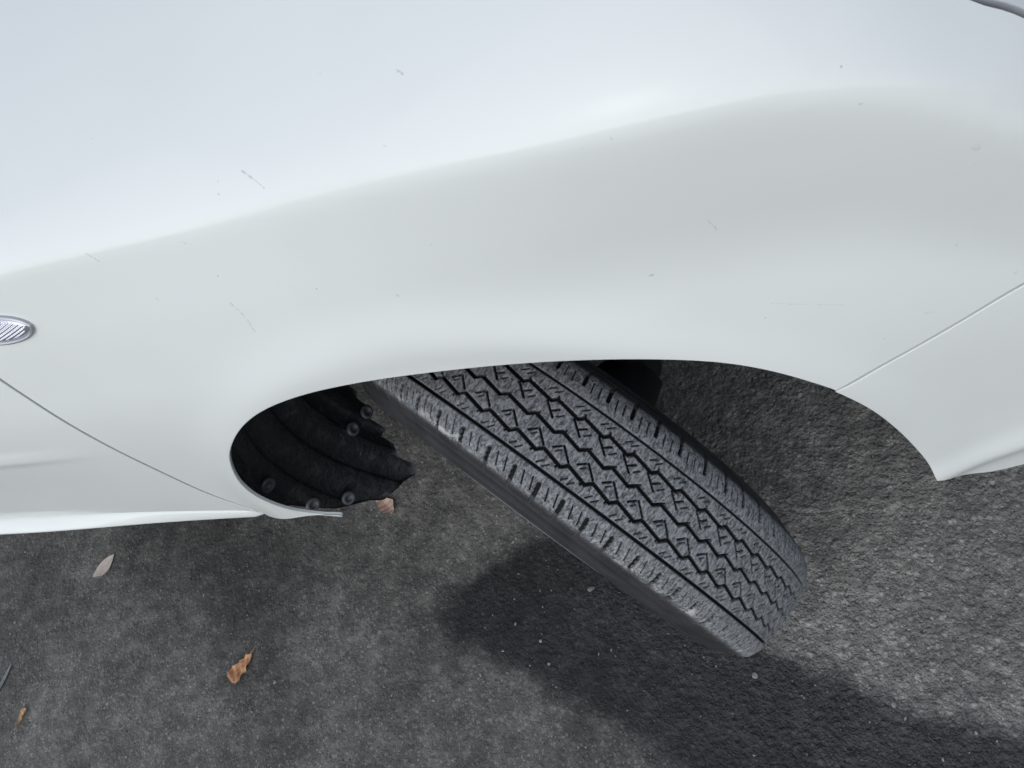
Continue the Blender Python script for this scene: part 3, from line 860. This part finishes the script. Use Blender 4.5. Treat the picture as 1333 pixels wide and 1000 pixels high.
def leaf(name, tip0, tip1, half, mat, label, cat='leaf', curl=.004, fold=.35, bend=0., wav=0., lobes=0, stem=0., lift=.002, asym=0.):
    """blade from tip0 to tip1; half(t) gives the half width along it"""
    a = np.array([*tip0, 0.]); b = np.array([*tip1, 0.])
    L = np.linalg.norm(b - a); d = (b - a) / L; w = np.array([-d[1], d[0], 0])
    nt, nw = 36, 11
    rg = np.random.default_rng(len(label))
    V = []
    for i in range(nt):
        t = i / (nt - 1)
        hw = half(t)
        for j in range(nw):
            s = j / (nw - 1) * 2 - 1
            h = hw * (1 + (asym if s > 0 else -asym))
            if lobes: h *= 1 - .28 * abs(math.sin(t * lobes * math.pi + (0 if s > 0 else .7))) * (abs(s) ** 2)
            x = a + d * L * t + w * (s * h + bend * math.sin(math.pi * t) * L)
            z = lift + fold * abs(s) * hw + curl * (2 * t - 1) ** 2 + wav * math.sin(t * 14 + s * 2.2) * (.3 + abs(s)) + wav * .7 * math.sin(t * 27 - s * 3)
            V.append((x[0], x[1], z))
    V = np.array(V)
    base = gz(V[:, 0], V[:, 1]).max()
    V[:, 2] += base - V[:, 2].min() + .0004
    c = V.mean(0); c[2] = V[:, 2].min()
    V = V - c
    k = len(V)
    F = grid_faces(nt, nw); idx = np.arange(k).reshape(nt, nw)
    ring = np.concatenate([idx[:, 0], idx[-1, 1:], idx[-2::-1, -1], idx[0, -2:0:-1]])
    side = np.stack([ring, np.roll(ring, -1), np.roll(ring, -1) + k, ring + k], -1)
    top = V + [0, 0, .0005]
    o = link(name, mesh(name, np.concatenate([V, top]), np.concatenate([F, F[:, ::-1] + k, side])), mat)
    o.location = tuple(c)
    tag(o, label, cat)
    mid = top.reshape(nt, nw, 3)[:, nw // 2] + [0, 0, .0002]
    v, f = tube(mid[1:-1], .0004, 6)
    link('midrib', mesh('midrib', v, f), mat, o)
    if stem:
        e = mid[-1]
        path = [e - d * .002, e + d * stem * .4 + [0, 0, .002], e + d * stem * .75 + [0, 0, .001] + w * .001, e + d * stem + w * .003]
        v, f = tube(path, .00055, 6)
        link('stalk', mesh('stalk', v, f), mat, o)
    return o
LM1 = leaf_mat('pale_tan_leaf', (.50, .42, .36), (.62, .55, .48))
LM2 = leaf_mat('rust_leaf', (.36, .17, .08), (.60, .33, .18))
LM3 = leaf_mat('ochre_leaf', (.42, .24, .10), (.55, .36, .19))
LM4 = leaf_mat('grey_green_leaf', (.16, .18, .17), (.26, .28, .27))
LM5 = leaf_mat('pink_tan_leaf', (.42, .27, .20), (.58, .42, .34))
leaf('fallen_leaf', (-1.106, -.027), (-1.063, .018), lambda t: .0140 * math.sin(math.pi * t) ** .9 + .0004, LM1, 'pale tan pointed leaf lying near the white sill', fold=.15, bend=-.07, curl=.002)
leaf('fallen_leaf', (-.708, -.210), (-.672, -.166), lambda t: (.0190 * (1 - t) ** .55 * min(1, .72 + t * 2.2) + .001) * (1 if t > .03 else .7), LM2, 'crumpled rust brown lobed leaf with a thin stalk', wav=.0013, lobes=3.4, stem=.019, fold=.12, curl=.003)
leaf('fallen_leaf', (-1.2005, -.3155), (-1.186, -.276), lambda t: .0012 + .0065 * max(0, t - .35) ** .5 * (1.02 - t) ** .45 * 1.6, LM3, 'small curled ochre leaf shaped like a tadpole', fold=.9, wav=.0008, bend=.05)
leaf('fallen_leaf', (-1.287, -.262), (-1.264, -.197), lambda t: .0042 * (math.sin(math.pi * min(1, t * .8 + .2)) ** .6) + .0003, LM4, 'narrow grey green leaf blade at the left edge', fold=.4, bend=.02)
leaf('fallen_leaf', (-.454, .100), (-.417, .074), lambda t: .0150 * (1 - (2 * t - 1) ** 2) ** .5 + .0006, LM5, 'rounded pinkish tan leaf below the black wheel arch liner', fold=.25, wav=.0006, curl=.005, lobes=1.6, asym=.12)

def stone_mesh(seed, sx, sy, sz):
    bm = bmesh.new(); bmesh.ops.create_icosphere(bm, subdivisions=2, radius=1.)
    rg = np.random.default_rng(seed)
    dirs = rg.normal(size=(9, 3)); dirs /= np.linalg.norm(dirs, axis=1)[:, None]; cut = rg.uniform(.45, .9, 9)
    for v in bm.verts:
        p = np.array(v.co)
        for d, c in zip(dirs, cut):
            e = p @ d - c
            if e > 0: p = p - d * e * .85
        v.co = Vector(p * [sx, sy, sz])
    me = bpy.data.meshes.new('stone'); bm.to_mesh(me); bm.free()
    return me
ST = [simple('stone_pale', (.27, .265, .25), .85, bump=.5, scale=900, var=.3), simple('stone_grey', (.17, .165, .16), .85, bump=.5, scale=900, var=.3), simple('stone_white', (.30, .297, .285), .8, bump=.4, scale=900, var=.2)]
def stone(x, y, size, mi, seed, label, group=None):
    size *= .85
    me = stone_mesh(seed, size, size * (.55 + .4 * ((seed * 37) % 10) / 10), size * .5)
    o = link('pebble', me, ST[mi], smooth=False)
    o.location = (x, y, float(gz(x, y)) + size * .22)
    o.rotation_euler = (0, 0, seed * 1.7)
    tag(o, label, 'pebble', group)
    return o
stone(.173, -.177, .0062, 0, 1, 'pale grey pebble in front of the tyre tread on the damp asphalt')
stone(-.057, -.060, .0075, 1, 2, 'flat grey pebble beside the tyre sidewall')
stone(.339, -.206, .0058, 0, 3, 'pale pebble on the edge of the damp stain')
stone(-.616, -.210, .0045, 0, 4, 'grey pebble just right of the rust brown leaf')
GS = 'small pale stones scattered on the asphalt'
for i, (x, y, s, mi) in enumerate([(.35, -.221, .004, 0), (.397, -.1, .004, 2), (-.178, -.112, .0035, 2), (-.197, -.152, .0035, 2), (-.136, -.136, .0035, 2), (-.54, -.155, .0035, 2), (-.232, -.187, .004, 0), (-.121, -.169, .0035, 0),
        (-.185, .022, .0032, 2), (-.19, .016, .004, 0), (-.923, -.282, .0045, 0), (-1.083, -.336, .004, 0), (-.908, -.343, .0035, 2), (-.809, -.064, .0038, 0), (-1.295, -.116, .004, 2), (-1.105, -.068, .003, 2), (-.309, -.227, .0036, 2),
        (.425, -.234, .0032, 2), (.526, .049, .0035, 0), (.297, -.076, .0035, 2), (-.80, -.17, .0026, 2), (-.86, -.19, .003, 0), (-.70, -.10, .003, 0), (-.40, -.21, .003, 2), (.30, -.02, .003, 2), (.44, -.14, .003, 0), (.385, -.265, .003, 2), (.45, -.275, .003, 2)]):
    stone(x, y, s, mi, 10 + i, 'small pale loose stone on the dark asphalt', GS)

def grit():
    n = 5200
    rg = np.random.default_rng(5)
    x = rg.uniform(-1.45, .75, n); y = rg.uniform(-.48, .75, n)
    s = .0006 + .0016 * rg.random(n) ** 3.2
    oc = np.array([(1, 0, 0), (-1, 0, 0), (0, 1, 0), (0, -1, 0), (0, 0, 1), (0, 0, -1)], float)
    fc = np.array([(0, 2, 4), (2, 1, 4), (1, 3, 4), (3, 0, 4), (2, 0, 5), (1, 2, 5), (3, 1, 5), (0, 3, 5)])
    a = rg.uniform(0, 6.28, n); el = rg.uniform(.6, 1.5, n)
    ca, sa = np.cos(a), np.sin(a)
    P = oc[None] * np.stack([el, 1 / el, .6 + 0 * a], -1)[:, None] * s[:, None, None] * (1 + rg.normal(0, .18, (n, 6, 3)))
    Q = np.stack([P[..., 0] * ca[:, None] - P[..., 1] * sa[:, None], P[..., 0] * sa[:, None] + P[..., 1] * ca[:, None], P[..., 2]], -1)
    Q += np.stack([x, y, gz(x, y) + s * .25], -1)[:, None]
    F = (fc[None] + (np.arange(n) * 6)[:, None, None]).reshape(-1, 3)
    m = NT('grit'); p = m.pos()
    v = m.voro(p, 40.); sc = m.n('ShaderNodeSeparateColor'); m.l(v.outputs['Color'], sc.inputs[0])
    m.set(Base_Color=m.mix(sc.outputs[0], rgb(.07, .07, .068), rgb(.27, .265, .255)), Roughness=.9)
    o = link('grit', mesh('grit', Q.reshape(-1, 3), F), m.m, smooth=False)
    tag(o, 'fine pale grit scattered over the asphalt', 'grit', kind='stuff')
grit()
